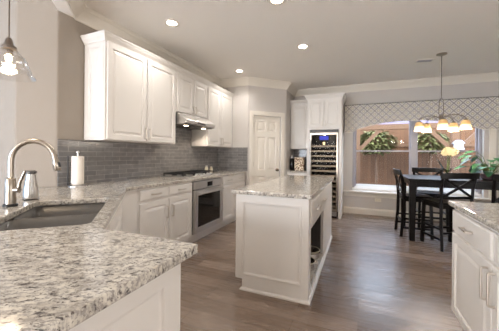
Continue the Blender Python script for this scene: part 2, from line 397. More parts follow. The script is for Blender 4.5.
# pantry door
mb = MB()
mb.box(.03, .115, -.018, 0, 0, 2.12, DM).box(.735, .82, -.018, 0, 0, 2.12, DM).box(.115, .735, -.018, 0, 2.035, 2.12, DM)
struct(mb.build('trim_6', 'trim', bevel=.006))
W_, H_ = .60, 2.02
mb = MB()
DD = DM @ Matrix.Translation((.125, .02, .008))
cols = [(.085, .27), (.33, .515)]; rows = [(.16, .80), (.92, 1.60), (1.71, 1.92)]
xs = [0, .085, .27, .33, .515, W_]; zs = [0, .16, .80, .92, 1.60, 1.71, 1.92, H_]
for i in range(5):
    for j in range(7):
        x0, x1, z0, z1 = xs[i], xs[i+1], zs[j], zs[j+1]
        if i in (1, 3) and j in (1, 3, 5):
            mb.rings([(x0, x1, z0, z1, .035), (x0, x1, z0, z1, 0), (x0+.014, x1-.014, z0+.014, z1-.014, .012), (x0+.03, x1-.03, z0+.03, z1-.03, .012), (x0+.048, x1-.048, z0+.048, z1-.048, .003)], DD)
        else: mb.box(x0, x1, 0, .035, z0, z1, DD)
door = struct(mb.build('door_1', 'trim'))
mb = MB(); KM = DD @ Matrix.Translation((.535, 0, .925)) @ Matrix.Rotation(R(90), 4, 'X')
mb.lathe([(.03, 0), (.03, .006), (.011, .01), (.011, .03), (.024, .04), (.029, .052), (.022, .066), (.004, .07)], 16, KM)
mb.build('door_knob', 'bronze', door, smooth=True)
for z in (.25, 1.0, 1.8):
    MB().box(-.012, .006, -.006, .006, z, z+.09, DD).build('hinge', 'nickel', door)
# backsplash tile
struct(MB().box(WX, WX+.010, 1.645, YP, CT, 1.378).box(WX, WX+.010, 3.02, 3.838, 1.378, 1.84).build('wall_backsplash', 'tileY'))
struct(MB().box(WX+.010, Q0[0]-.002, YP-.010, YP, CT, 1.385).build('wall_backsplash_return', 'tileX'))

# ------------------------------------------------------------------ cabinets
def panel(mb, x0, x1, z0, z1, y, t=.02, s=.055, mtx=None):
    mb.rings([(x0, x1, z0, z1, y+t), (x0, x1, z0, z1, y+.003), (x0+.003, x1-.003, z0+.003, z1-.003, y), (x0+s, x1-s, z0+s, z1-s, y), (x0+s+.008, x1-s-.008, z0+s+.008, z1-s-.008, y+.010),
              (x0+s+.016, x1-s-.016, z0+s+.016, z1-s-.016, y+.010), (x0+s+.040, x1-s-.040, z0+s+.040, z1-s-.040, y+.003)], mtx)
def pull(parent, p, q, y, name='handle', m='pull'):
    """bar pull between p=(x,z) and q=(x,z) standing off the face at y"""
    mb = MB(); a = (p[0], y-.030, p[1]); b = (q[0], y-.030, q[1])
    mb.bar(a, b, .011, .009, side=(0, 1, 0))
    for e in (p, q): mb.bar((e[0], y-.030, e[1]), (e[0], y, e[1]), .011, .011)
    return mb.build(name, m, parent, bevel=.0025)
def cabinet(label, origin, rz, width, depth, z0, z1, doors, drawers=(), toe=True, group=None, cat='cabinet', crown_top=False, side_panels='', name='base_cabinet'):
    """local x along the front (left to right), front face at y=0, carcass behind it"""
    t = thing(name, label, cat, origin, rz, group)
    mb = MB()
    if toe: mb.box(.002, width-.002, .05, depth, 0, .10); mb.box(.001, width-.001, 0, depth, .10, z1)
    else: mb.box(.001, width-.001, 0, depth, z0, z1)
    if 'L' in side_panels:
        LM = Matrix.Translation((.001, depth, 0)) @ Matrix.Rotation(R(-90), 4, 'Z')
        panel(mb, .03, depth-.02, z0+.02, z1-.03, -.006, .006, .05, LM)
    mb.build('body', 'cab', t, bevel=.002)
    for (x0, x1, a, b, hx, hz0, hz1) in doors:
        m2 = MB(); panel(m2, x0, x1, a, b, -.021)
        d = m2.build('door', 'cab', t)
        if hx is not None: pull(d, (hx, hz0), (hx, hz1), -.021)
    for (x0, x1, a, b) in drawers:
        m2 = MB(); m2.rings([(x0, x1, a, b, -.001), (x0, x1, a, b, -.014), (x0+.010, x1-.010, a+.010, b-.010, -.021)])
        d = m2.build('drawer', 'cab', t); c = (x0+x1)/2; hw = min(.064, (x1-x0)*.2)
        pull(d, (c-hw, (a+b)/2), (c+hw, (a+b)/2), -.021)
    if crown_top:
        prof = [(0, -.03), (.008, -.03), (.012, -.012), (.034, .018), (.040, .034), (.048, .040), (.048, .052), (0, .052)]
        ca = crown_top; m2 = MB(); pth = []
        if 'L' in ca: pth += [(0, depth)]
        pth += [(0, 0), (width, 0)]
        if 'R' in ca: pth += [(width, depth)]
        m2.sweep(pth, prof, z1); m2.box(.001, width-.001, .0, depth, z1, z1+.05)
        m2.build('crown_molding', 'cab', t)
    return t
RP = R(90)
FX = -2.10     # face of the cooktop-run base cabinets
UX = -2.40     # face of the wall cabinets (doors stand 2 cm proud)
BD = FX - WX - .012
UD = UX - WX - .012
# cooktop run, left to right seen from the room
y0 = 2.050
cabinet('white base cabinet with two drawers over two doors, left of the oven', (FX, y0, 0), RP, 2.99-y0, BD, 0, CT-.036,
        [(.02, .462, .13, .715, .42, .50, .63), (.474, .922, .13, .715, .516, .50, .63)], [(.02, .462, .745, .855), (.474, .922, .745, .855)], name='base_cabinet')
cabinet('white base cabinet with two drawers, between the oven and the pantry corner', (FX, 3.83, 0), RP, YP-.014-3.83, BD, 0, CT-.036,
        [(.03, .465, .13, .715, .42, .50, .63), (.477, .915, .13, .715, .522, .50, .63)], [(.03, .465, .745, .855), (.477, .915, .745, .855)], name='base_cabinet')
# oven housing + oven
t = thing('oven_cabinet', 'white cabinet surround under the cooktop that houses the oven', 'cabinet', (FX, 2.99, 0), RP)
MB().box(.001, .838, .05, BD, 0, .10).box(.001, .838, 0, BD, .10, .135).box(.001, .838, 0, BD, .865, CT-.036).box(.001, .02, 0, BD, .135, .865).box(.818, .838, 0, BD, .135, .865).build('body', 'cab', t)
t = thing('wall_oven', 'stainless steel built-in oven with black glass door under the cooktop', 'oven', (FX, 2.99, .136), RP)
MB().box(.022, .816, .0, .50, .002, .726).build('housing', 'black', t)
MB().box(.030, .808, -.030, -.001, .615, .722).build('control_panel', 'steel', t, bevel=.003)
MB().box(.36, .50, -.033, -.030, .635, .70).build('display', 'dark', t)
mb = MB(); frame(mb, .030, .808, .012, .605, -.042, -.001, .075); od = mb.build('door', 'steel', t, bevel=.004)
MB().box(.106, .732, -.036, -.004, .088, .529).build('window', 'dark', od)
mb = MB(); mb.tube([(.075, -.085, .560), (.763, -.085, .560)], .013, 12)
for x in (.12, .718): mb.bar((x, -.085, .56), (x, -.042, .56), .018, .018)
mb.build('handle', 'steel', od, smooth=True)
# diagonal sink base, peninsula base
DG = .7071
def diag(x, off): return (x, -.18 - x - off)      # line x+y = -.18-off
t = thing('sink_cabinet', 'white diagonal corner sink base cabinet under the sink', 'cabinet')
A = (FX, 2.046); B_ = (FX, 1.86); C_ = (-1.055, .815-.0)
body = [(FX-.0, 2.046), (FX-.0, 1.862), (-1.045, .785), (-1.235, .20), (-1.265, .185), (-1.98, .90), (-2.70, 1.62), (WX+.014, 1.66), (WX+.014, 2.080)]
sinkhole = [(-1.675, 1.460), (-1.055, .84), (-1.055-.45, .84-.45)]
mb = MB()
mb.prism([(FX, 2.046), (FX, 1.862), (-1.045, .785), (-1.069, .765), (-2.128, 1.855), (-2.128, 2.046)], .10, CT-.036)     # front skin
mb.prism([(FX-.05, 2.046), (FX-.05, 1.83), (-1.10, .785), (-1.14, .765), (-2.19, 1.83), (-2.19, 2.046)], 0, .10)
mb.prism([(-2.70, 1.62), (-1.98, .93), (-1.265, .215), (-1.245, .235), (-1.96, .95), (-2.68, 1.64)], 0, CT-.036)       # rear skin
mb.box(WX+.014, WX+.03, 1.665, 2.046, 0, CT-.036)
mb.build('body', 'cab', t)
SM = tr(FX, 1.862, 0, 0) @ Matrix.Rotation(math.atan2(.785-1.862, -1.045-FX) + math.pi, 4, 'Z') @ Matrix.Translation((-math.hypot(1.077, 1.055), 0, 0))
for x0, x1, h in ((.36, .745, .70), (.757, 1.14, .80)):
    mb = MB(); panel(mb, x0, x1, .13, .715, -.021, mtx=SM); d = mb.build('door', 'cab', t)
mb = MB(); mb.rings([(.36, 1.14, .745, .855, -.001), (.36, 1.14, .745, .855, -.014), (.37, 1.13, .755, .845, -.021)], SM); mb.build('drawer_front', 'cab', t)
# peninsula
t = thing('peninsula_cabinet', 'white peninsula base with recessed end panel under the near counter', 'cabinet')
MB().box(-1.035, -.615, .215, .785, .10, CT-.036).box(-1.035, -.64, .215, .73, 0, .10).build('body', 'cab', t, bevel=.002)
PM = tr(-.615, .215, 0, R(90))
mb = MB(); mb.rings([(.0, .570, .02, CT-.038, .0), (.0, .570, .02, CT-.038, -.022), (.085, .485, .11, .80, -.022), (.090, .480, .115, .795, -.012), (.100, .470, .125, .785, -.010)], PM)
mb.build('end_panel', 'cab', t, bevel=.002)
# wall cabinets on the cooktop wall
cabinet('tall two-door white wall cabinet above the paper towel, left of the range hood', (UX, 1.90, 0), RP, 1.117, UD, 1.38, 2.42,
        [(.02, .553, 1.39, 2.39, .525, 1.42, 1.54), (.565, 1.097, 1.39, 2.39, .593, 1.42, 1.54)], toe=False, crown_top='L', side_panels='L', name='upper_cabinet')
cabinet('short two-door white wall cabinet directly above the range hood', (UX, 3.019, 0), RP, .819, UD, 1.838, 2.42,
        [(.02, .404, 1.85, 2.39, .377, 1.87, 1.97), (.416, .799, 1.85, 2.39, .443, 1.87, 1.97)], toe=False, crown_top='N', name='upper_cabinet')
cabinet('two-door white wall cabinet between the range hood and the pantry corner', (UX, 3.840, 0), RP, YP-.004-3.840, UD, 1.38, 2.42,
        [(.02, .463, 1.39, 2.39, .435, 1.42, 1.54), (.475, .925, 1.39, 2.39, .503, 1.42, 1.54)], toe=False, crown_top='N', name='upper_cabinet')
# nook on the back wall
cabinet('narrow white wall cabinet over the nook counter, left of the wine fridge', (-1.428, 5.77, 0), 0, .425, YB-5.77-.004, 1.38, 2.40,
        [(.02, .405, 1.39, 2.36, .375, 1.42, 1.54)], toe=False, crown_top='N', name='upper_cabinet')
cabinet('narrow white base cabinet below the nook counter, left of the wine fridge', (-1.428, 5.50, 0), 0, .425, YB-5.50-.014, 0, CT-.036,
        [(.02, .405, .13, .715, .375, .50, .63)], [(.02, .405, .745, .855)], name='base_cabinet')
tag(MB().box(-1.428, -1.003, 5.47, YB-.012, CT-.035, CT).build('nook_countertop', 'granite', bevel=.006), 'short granite countertop in the nook beside the wine fridge', 'countertop')
struct(MB().box(-1.428, -1.003, YB-.010, YB, CT, 1.378).build('wall_nook_backsplash', 'tileX'))
# tall tower: side panels, top cabinet
t = thing('tall_cabinet', 'tall white cabinet tower with two upper doors around the wine fridge', 'cabinet', (-1.0, 5.45, 0), 0)
TW, TD = .675, YB - 5.45 - .004
MB().box(0, .055, 0, TD, 0, 2.40).box(TW-.055, TW, 0, TD, 0, 2.40).box(.055, TW-.055, 0, TD, 1.765, 2.40).box(.055, TW-.055, TD-.02, TD, 0, 1.765).build('body', 'cab', t, bevel=.002)
for x0, x1, hx in ((.012, .332, .305), (.343, .663, .370)):
    mb = MB(); panel(mb, x0, x1, 1.80, 2.37, -.021); d = mb.build('door', 'cab', t); pull(d, (hx, 1.83), (hx, 1.93), -.021)
prof = [(0, -.03), (.008, -.03), (.012, -.012), (.034, .025), (.046, .045), (.055, .052), (.055, .07), (0, .07)]
mb = MB(); mb.sweep([(0, .31), (0, 0), (TW, 0), (TW, TD)], prof, 2.40); mb.box(.001, TW-.001, 0, TD, 2.40, 2.468); mb.build('crown_molding', 'cab', t)
# wine fridge
t = thing('wine_fridge', 'tall stainless wine fridge with glass door and wooden shelves', 'fridge', (-.94, 5.45, .0), 0)
fw = .555
MB().box(.004, .02, .01, .56, .04, 1.755).box(fw-.02, fw-.004, .01, .56, .04, 1.755).box(.02, fw-.02, .54, .56, .04, 1.755).box(.02, fw-.02, .01, .54, .04, .14).box(.02, fw-.02, .01, .54, 1.72, 1.755).box(.03, fw-.03, .03, .54, 0, .04).build('body', 'black', t)
mb = MB(); mb.box(.004, .034, -.03, .008, .14, 1.70).box(fw-.034, fw-.004, -.03, .008, .14, 1.70).box(.034, fw-.034, -.03, .008, .14, .19).box(.034, fw-.034, -.03, .008, 1.655, 1.70)
dr = mb.build('door_frame', 'nickel', t, bevel=.003)
MB().box(.034, fw-.034, -.016, -.012, .19, 1.655).build('glass', 'fridgeglass', dr)
mb = MB(); mb.tube([(.02, -.075, .45), (.02, -.075, 1.55)], .011, 10)
for z in (.52, 1.48): mb.bar((.02, -.075, z), (.02, -.03, z), .014, .014)
mb.build('handle', 'steel', dr, smooth=True)
mb = MB(); mb.box(.004, fw-.004, -.012, .008, 1.705, 1.752); mb.build('top_grille', 'darkplastic', t)
mb = MB()
for i in range(5): mb.box(.02, fw-.02, -.012, .006, .045+i*.018, .055+i*.018)
mb.build('bottom_grille', 'steel', t)
MB().box(.19, .355, .02, .10, 1.56, 1.635).build('display', 'bluedisplay', t)
MB().box(.250, .290, .06, .09, 1.462, 1.515).build('lamp', 'fridgelamp', t)
fl = bpy.data.lights.new('fridge_light', 'POINT'); fl.energy = 4; fl.color = (1, .9, .78); fl.shadow_soft_size = .04
fo = bpy.data.objects.new('fridge_light', fl); COL.objects.link(fo); fo.location = (-.66, 5.50, 1.66)
shz = [.22+.1*i for i in range(13)]
for z in shz:
    s_ = MB().box(.022, fw-.022, .03, .52, z, z+.006).build('shelf', 'nickel', t)
    MB().box(.022, fw-.022, .010, .034, z-.008, z+.026).build('shelf_front', 'shelfwood', s_)
bt = None; k = 0
for z in shz[:-1]:
    for i in range(5):
        if random.random() < .25: continue
        if bt is None:
            bt = MB().lathe([(.002, 0), (.034, .002), (.034, .19), (.028, .215), (.013, .25), (.013, .30), (.002, .301)], 12, Matrix.Rotation(R(90), 4, 'X')).build('wine_bottle', 'bottle', None, smooth=True)
            o = bt
        else: o = bt.copy(); COL.objects.link(o)
        o.location = (-.94+.085+i*.096, 5.45+.50, z+.006+.0345); k += 1
        tag(o, 'dark wine bottle lying on a shelf inside the wine fridge', 'bottle', 'wine bottles inside the wine fridge')
# nook things
t = thing('storage_box', 'square box with cream and brown speckled pattern on the nook counter', 'box', (-1.20, 5.68, CT))
MB().box(-.10, .10, -.05, .05, 0, .27).build('body', 'spots', t, bevel=.008)
MB().box(-.103, .103, -.053, .053, .268, .285).build('lid', 'shelfwood', t, bevel=.006)
t = thing('storage_jar', 'dark canister standing at the left end of the nook counter', 'jar', (-1.375, 5.72, CT))
MB().lathe([(.04, 0), (.044, .01), (.044, .24), (.036, .255)], 16).build('body', 'dark', t, smooth=True)
MB().lathe([(.038, .255), (.040, .26), (.040, .29), (.012, .30), (.012, .32)], 16).build('lid', 'steel', t, smooth=True)

# ------------------------------------------------------------------ main granite worktop (one continuous slab)
poly = [(FX+.035, YP-.012), (WX+.012, YP-.012), (WX+.012, 1.655), (-2.722, 1.632), (-2.832, 1.520), (-1.975, .865), (-1.27, .16), (-.542, .16), (-.542, .818), (-1.04, .82), (FX+.035, 1.885)]
poly = poly[::-1]
def ar(p): return sum(p[i][0]*p[(i+1) % len(p)][1]-p[(i+1) % len(p)][0]*p[i][1] for i in range(len(p)))
if ar(poly) < 0: poly = poly[::-1]
# sink: corner (-1.705,1.40), long axis (.707,-.707), across (-.707,-.707)
SO = Vector((-1.705, 1.395)); SL = Vector((DG, -DG)); SW = Vector((-DG, -DG)); sl, sw = .78, .43
def sp(a, b): p = SO + SL*a + SW*b; return (p.x, p.y)
def rounded(a0, a1, b0, b1, r, n=5):
    out = []
    for (ca, cb, s0) in ((a1-r, b1-r, 0), (a0+r, b1-r, 90), (a0+r, b0+r, 180), (a1-r, b0+r, 270)):
        for i in range(n+1):
            t_ = R(s0 + 90*i/n); out.append(sp(ca + r*math.cos(t_), cb + r*math.sin(t_)))
    return out
hole = rounded(0, sl, 0, sw, .04)
tag(MB().prism(poly, CT-.035, CT, [hole]).build('granite_countertop', 'granite', bevel=.009, seg=3), 'long speckled granite countertop wrapping from cooktop wall around the sink to the peninsula', 'countertop')
t = thing('sink', 'taupe double-bowl undermount sink in the diagonal corner counter', 'sink', (SO.x, SO.y, CT-.036))
mb = MB()
def bowl(mb, a0, a1, b0, b1, zt, zb):
    top = rounded(a0, a1, b0, b1, .04); bot = rounded(a0+.02, a1-.02, b0+.02, b1-.02, .05); n = len(top)
    v = [(p[0]-SO.x, p[1]-SO.y, zt) for p in top] + [(p[0]-SO.x, p[1]-SO.y, zb) for p in bot]
    f = [(i, (i+1) % n, n+(i+1) % n, n+i) for i in range(n)] + [tuple(n+i for i in range(n))]
    mb.add(v, f)
bowl(mb, -.004, sl/2-.012, -.004, sw+.004, 0, -.20); bowl(mb, sl/2+.012, sl+.004, -.004, sw+.004, 0, -.20)
o = mb.build('bowls', 'sink', t, smooth=True); so = o.modifiers.new('thick', 'SOLIDIFY'); so.thickness = .004; so.offset = 1
c0 = [sp(a, b) for a, b in ((sl/2-.013, .0), (sl/2+.013, .0), (sl/2+.013, sw), (sl/2-.013, sw))]
MB().prism([(p[0]-SO.x, p[1]-SO.y) for p in (c0 if ar(c0) > 0 else c0[::-1])], -.07, -.03).build('divider', 'sink', t, bevel=.008)
for a in (sl*.25, sl*.75):
    p = sp(a, sw*.5)
    MB().lathe([(.045, -.1995), (.045, -.197), (.03, -.196), (.01, -.1985)], 18, Matrix.Translation((p[0]-SO.x, p[1]-SO.y, 0))).build('drain', 'chrome', t, smooth=True)
# faucet
t = thing('faucet', 'tall brushed nickel gooseneck faucet with black base ring, behind the sink', 'faucet', (-1.955, .915, CT), R(45))
MB().lathe([(.036, 0), (.036, .013), (.033, .016)], 20).build('base_ring', 'black', t, smooth=True)
MB().lathe([(.027, .016), (.027, .10), (.026, .165), (.022, .172), (.017, .175)], 20).build('body', 'nickel', t, smooth=True)
pts = [(0, 0, .17), (0, 0, .275)] ; rr = .112
for i in range(1, 13):
    a = math.pi - (math.pi*.97)*i/12; pts.append((rr + rr*math.cos(a), 0, .275 + rr*math.sin(a)*1.12))
MB().tube(pts, .0155, 14).build('spout', 'nickel', t, smooth=True)
e = Vector(pts[-1]); d = (Vector(pts[-1]) - Vector(pts[-2])).normalized()
MB().tube([e, e + d*.02, e + d*.070, e + d*.075], [.016, .019, .020, .016], 14).build('spray_head', 'nickel', t, smooth=True)
MB().tube([e + d*.02 + Vector((.016, -.008, 0)), e + d*.05 + Vector((.017, -.008, 0))], .008, 8).build('spray_button', 'black', t)
mb = MB(); mb.tube([(.024, -.010, .10), (.050, -.021, .10)], .017, 12); mb.tube([(.044, -.018, .105), (.054, -.024, .15), (.082, -.036, .215)], [.010, .009, .008], 10)
mb.build('lever', 'nickel', t, smooth=True)
# carafe
t = thing('carafe', 'small stainless carafe with dark grey lid and clear glass side, beside the faucet', 'carafe', (-2.105, 1.10, CT), R(-20))
MB().lathe([(.040, .010), (.043, .02), (.042, .06), (.033, .12), (.026, .172), (.027, .18)], 22).build('body', 'steel', t, smooth=True)
MB().lathe([(.046, 0), (.048, .004), (.048, .012), (.042, .016)], 22).build('base', 'clearglass', t, smooth=True)
MB().lathe([(.026, .180), (.033, .184), (.033, .198), (.026, .203)], 20).build('lid', 'darkplastic', t, smooth=True)
MB().box(.02, .042, -.012, .012, .185, .198).build('lid_tab', 'darkplastic', t, bevel=.003)
MB().tube([(.028, 0, .175), (.046, 0, .13), (.056, 0, .06), (.048, 0, .015)], .005, 8).build('handle', 'clearglass', t, smooth=True)
# paper towel
t = thing('paper_towel_holder', 'steel paper towel stand with a white roll below the wall cabinets', 'paper towel', (-2.585, 1.755, CT))
MB().lathe([(.085, 0), (.085, .008), (.075, .014)], 24).build('base', 'steel', t, smooth=True)
MB().lathe([(.022, .016), (.055, .018), (.055, .296), (.022, .298)], 26).build('paper_roll', 'paper', t, smooth=True)
MB().lathe([(.007, .012), (.007, .325), (.016, .330), (.017, .342), (.006, .352)], 14).build('rod', 'steel', t, smooth=True)
MB().tube([(-.020, -.082, .01), (-.020, -.082, .30)], .005, 8).build('side_arm', 'black', t, smooth=True)

# ------------------------------------------------------------------ cooktop, hood, jars
t = thing('cooktop', 'stainless gas cooktop with black grates set in the granite counter', 'cooktop', (-2.40, 3.44, CT))
MB().box(-.25, .25, -.44, .44, .0, .012).build('base_plate', 'steel', t, bevel=.004)
for gy in (-.285, 0, .285):
    mb = MB()
    for x in (-.20, .13): mb.box(x-.008, x+.008, gy-.135, gy+.135, .040, .056)
    for y in (-.13, 0, .13): mb.box(-.20, .13, gy+y-.008, gy+y+.008, .040, .056)
    for x in (-.20, .13):
        for y in (-.127, .127): mb.box(x-.008, x+.008, gy+y-.008, gy+y+.008, .012, .04)
    mb.build('grate', 'black', t)
for x, y, r in ((-.12, -.285, .04), (.05, -.285, .035), (-.03, 0, .05), (-.12, .285, .035), (.05, .285, .04)):
    MB().lathe([(r, .012), (r, .024), (r*.7, .03), (r*.7, .034)], 16, Matrix.Translation((x, y, 0))).build('burner', 'black', t, smooth=True)
for i in range(5):
    MB().lathe([(.018, .012), (.016, .036), (.012, .038)], 14, Matrix.Translation((.205, -.20+.10*i, 0))).build('knob', 'steel', t, smooth=True)
for k, (x, y, h, r, lab) in enumerate(((-2.56, 4.10, .13, .035, 'cream ceramic shaker on the counter right of the cooktop, the taller one'), (-2.52, 4.20, .105, .033, 'cream ceramic shaker beside the taller shaker, the shorter one'))):
    t = thing('shaker', lab, 'shaker', (x, y, CT), 0, 'shakers by the cooktop')
    MB().lathe([(r*.85, 0), (r, .01), (r*.9, h*.6), (r*.6, h*.75)], 16).build('body', 'cream', t, smooth=True)
    MB().lathe([(r*.62, h*.75), (r*.75, h*.82), (r*.6, h*.96), (.004, h)], 16).build('cap', 'cream' if k else 'steel', t, smooth=True)
t = thing('range_hood', 'stainless under-cabinet range hood above the cooktop', 'range hood', (WX+.012, 3.032, 1.668), RP)
# local: x along wall, y toward the wall is +, so front = -y
def hoodprism(mb, x0, x1, prof):
    n = len(prof); v = [(x0, -u, z) for u, z in prof] + [(x1, -u, z) for u, z in prof]
    mb.add(v, [tuple(range(n)), tuple(n+i for i in range(n))[::-1]] + [(i, n+i, n+(i+1) % n, (i+1) % n) for i in range(n)]); return mb
hoodprism(MB(), 0, .80, [(0, 0), (.42, 0), (.475, .012), (.478, .055), (.46, .075), (.40, .12), (.345, .150), (.33, .168), (0, .168)]).build('canopy', 'steel', t, bevel=.004)
MB().box(.03, .76, -.44, -.04, -.008, 0).build('filter_panel', 'darkplastic', t)
for x in (.16, .63):
    o = MB().lathe([(.03, -.014), (.032, -.008)], 16, Matrix.Translation((x, -.36, 0))).build('lamp', 'hoodlamp', t)
MB().box(.29, .50, -.481, -.476, .022, .045).build('control_strip', 'darkplastic', t)
def spot(name, loc, power, angle, col=(1, .84, .66), blend=.5, rad=.05):
    l = bpy.data.lights.new(name, 'SPOT'); l.energy = power; l.spot_size = R(angle); l.spot_blend = blend; l.color = col; l.shadow_soft_size = rad
    o = bpy.data.objects.new(name, l); COL.objects.link(o); o.location = loc; return o
for yy in (3.205, 3.675): spot('hood_light', (WX+.37, yy, 1.645), 5, 140, rad=.03)

# ------------------------------------------------------------------ island
IX0, IX1, IY0, IY1 = -1.06, -.386, 2.22, 4.20
t = thing('kitchen_island', 'white kitchen island base with paneled end, drawers and an open pet-bowl niche', 'island')
NY0, NY1, NZ0, NZ1, NX = 2.33, 3.20, .085, .60, -.90
mb = MB()
mb.box(IX0, NX, IY0+.012, IY1, .10, CT-.036).box(IX0+.07, NX, IY0+.012, IY1, 0, .10)
mb.box(NX, IX1, IY0+.012, NY0, 0, CT-.036).box(NX, IX1, NY1, IY1, 0, CT-.036).box(NX, IX1, NY0, NY1, NZ1, CT-.036).box(NX, IX1, NY0, NY1, 0, NZ0-.03)
mb.build('body', 'cab', t)
mb = MB(); mb.rings([(IX0, IX1, .10, CT-.036, IY0+.0115), (IX0, IX1, .10, CT-.036, IY0), (IX0+.075, IX1-.07, .148, .805, IY0), (IX0+.085, IX1-.08, .158, .795, IY0+.006), (IX0+.10, IX1-.095, .173, .78, IY0+.008)])
ep = mb.build('end_panel', 'cab', t)
mb = MB(); mb.sweep([(IX0+.07, IY0+.03), (IX0+.07, IY0+.0), (IX1, IY0+.0), (IX1, IY1)], [(0, 0), (.018, 0), (.018, .012), (.010, .020), (0, .024)], 0)
mb.box(IX0+.07, IX1, IY0, IY0+.012, 0, .10)
mb.build('base_molding', 'cab', t)
mb = MB(); frame(mb, IX0+.065, IX1-.06, .138, .815, IY0-.008, IY0, .016); mb.build('panel_molding', 'cab', t, bevel=.003)
IM = tr(IX1, NY0-.0, 0, R(90))
for x0, x1 in ((-.04, .43), (.445, .915)):
    mb = MB(); mb.rings([(x0, x1, .655, .855, -.0), (x0, x1, .655, .855, -.014), (x0+.012, x1-.012, .667, .843, -.020)], IM); d = mb.build('drawer', 'cab', t)
    m2 = MB(); c = (x0+x1)/2+.02
    m2.bar((c-.075, -.048, .755), (c+.075, -.048, .755), .011, .009, IM, side=(0, 1, 0))
    for xx in (c-.075, c+.075): m2.bar((xx, -.048, .755), (xx, -.018, .755), .011, .011, IM)
    m2.build('handle', 'pull', d)
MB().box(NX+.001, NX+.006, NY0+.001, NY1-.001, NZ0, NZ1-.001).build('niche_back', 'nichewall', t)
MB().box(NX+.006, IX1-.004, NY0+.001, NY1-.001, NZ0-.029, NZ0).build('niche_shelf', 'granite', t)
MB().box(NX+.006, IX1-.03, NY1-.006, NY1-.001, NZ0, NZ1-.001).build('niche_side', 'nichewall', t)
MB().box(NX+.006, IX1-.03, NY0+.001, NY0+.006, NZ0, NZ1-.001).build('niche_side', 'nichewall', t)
for yb, lab in ((2.72, 'steel pet bowl in the island niche, the one nearer the camera'), (3.05, 'steel pet bowl in the island niche, the one farther from the camera')):
    t = thing('pet_bowl', lab, 'bowl', (-.52, yb, NZ0), 0, 'pet bowls in the island niche')
    MB().lathe([(.105, 0), (.11, .006), (.10, .055), (.115, .078), (.112, .082), (.094, .06), (.07, .02), (.004, .016)], 24).build('bowl', 'chrome', t, smooth=True)
    MB().lathe([(.117, .076), (.121, .081), (.116, .086), (.110, .082)], 24, cap=False).build('rim', 'cream', t, smooth=True)
tag(MB().box(-1.10, -.358, 2.185, 4.235, CT-.035, CT).build('island_countertop', 'granite', bevel=.009, seg=3), 'granite countertop slab on the kitchen island', 'countertop')

# ------------------------------------------------------------------ right-hand run
RXF = .65
def rcab(label, yl, wdt):
    d2 = wdt/2
    return cabinet(label, (RXF, yl, 0), R(-90), wdt, .60, 0, CT-.036,
        [(.03, d2-.006, .125, .69, d2-.040, .495, .66), (d2+.006, wdt-.03, .125, .69, d2+.040, .495, .66)],
        [(.03, d2-.012, .712, .855), (d2+.012, wdt-.03, .712, .855)], name='base_cabinet')
rcab('white base cabinet in the right foreground, with bar handles facing the island', 2.375, 1.31)
tag(MB().box(RXF-.033, RXF+.65, 1.05, 2.41, CT-.035, CT).build('granite_countertop', 'granite', bevel=.009, seg=3), 'granite countertop on the right foreground cabinet', 'countertop')

# ------------------------------------------------------------------ dining set
TX0, TX1, TY0, TY1 = .67, 2.16, 4.46, 5.42
t = thing('dining_table', 'black counter-height dining table in front of the window', 'table', ((TX0+TX1)/2, (TY0+TY1)/2, 0))
hx, hy = (TX1-TX0)/2, (TY1-TY0)/2
MB().box(-hx, hx, -hy, hy, .885, .915).build('tabletop', 'blackwood', t, bevel=.006)
mb = MB(); i_ = .05
mb.box(-hx+i_, hx-i_, -hy+i_, -hy+i_+.022, .80, .885).box(-hx+i_, hx-i_, hy-i_-.022, hy-i_, .80, .885).box(-hx+i_, -hx+i_+.022, -hy+i_+.022, hy-i_-.022, .80, .885).box(hx-i_-.022, hx-i_, -hy+i_+.022, hy-i_-.022, .80, .885)
mb.build('apron', 'blackwood', t)
for sx in (-1, 1):
    for sy in (-1, 1):
        x, y = sx*(hx-.055), sy*(hy-.055)
        mb = MB(); a, b = .042, .034
        mb.add([(x+i*b, y+j*b, 0) for i, j in ((-1, -1), (1, -1), (1, 1), (-1, 1))] + [(x+i*a, y+j*a, .885) for i, j in ((-1, -1), (1, -1), (1, 1), (-1, 1))],
               [(3, 2, 1, 0), (4, 5, 6, 7), (0, 1, 5, 4), (1, 2, 6, 5), (2, 3, 7, 6), (3, 0, 4, 7)])
        mb.build('leg', 'blackwood', t, bevel=.003)
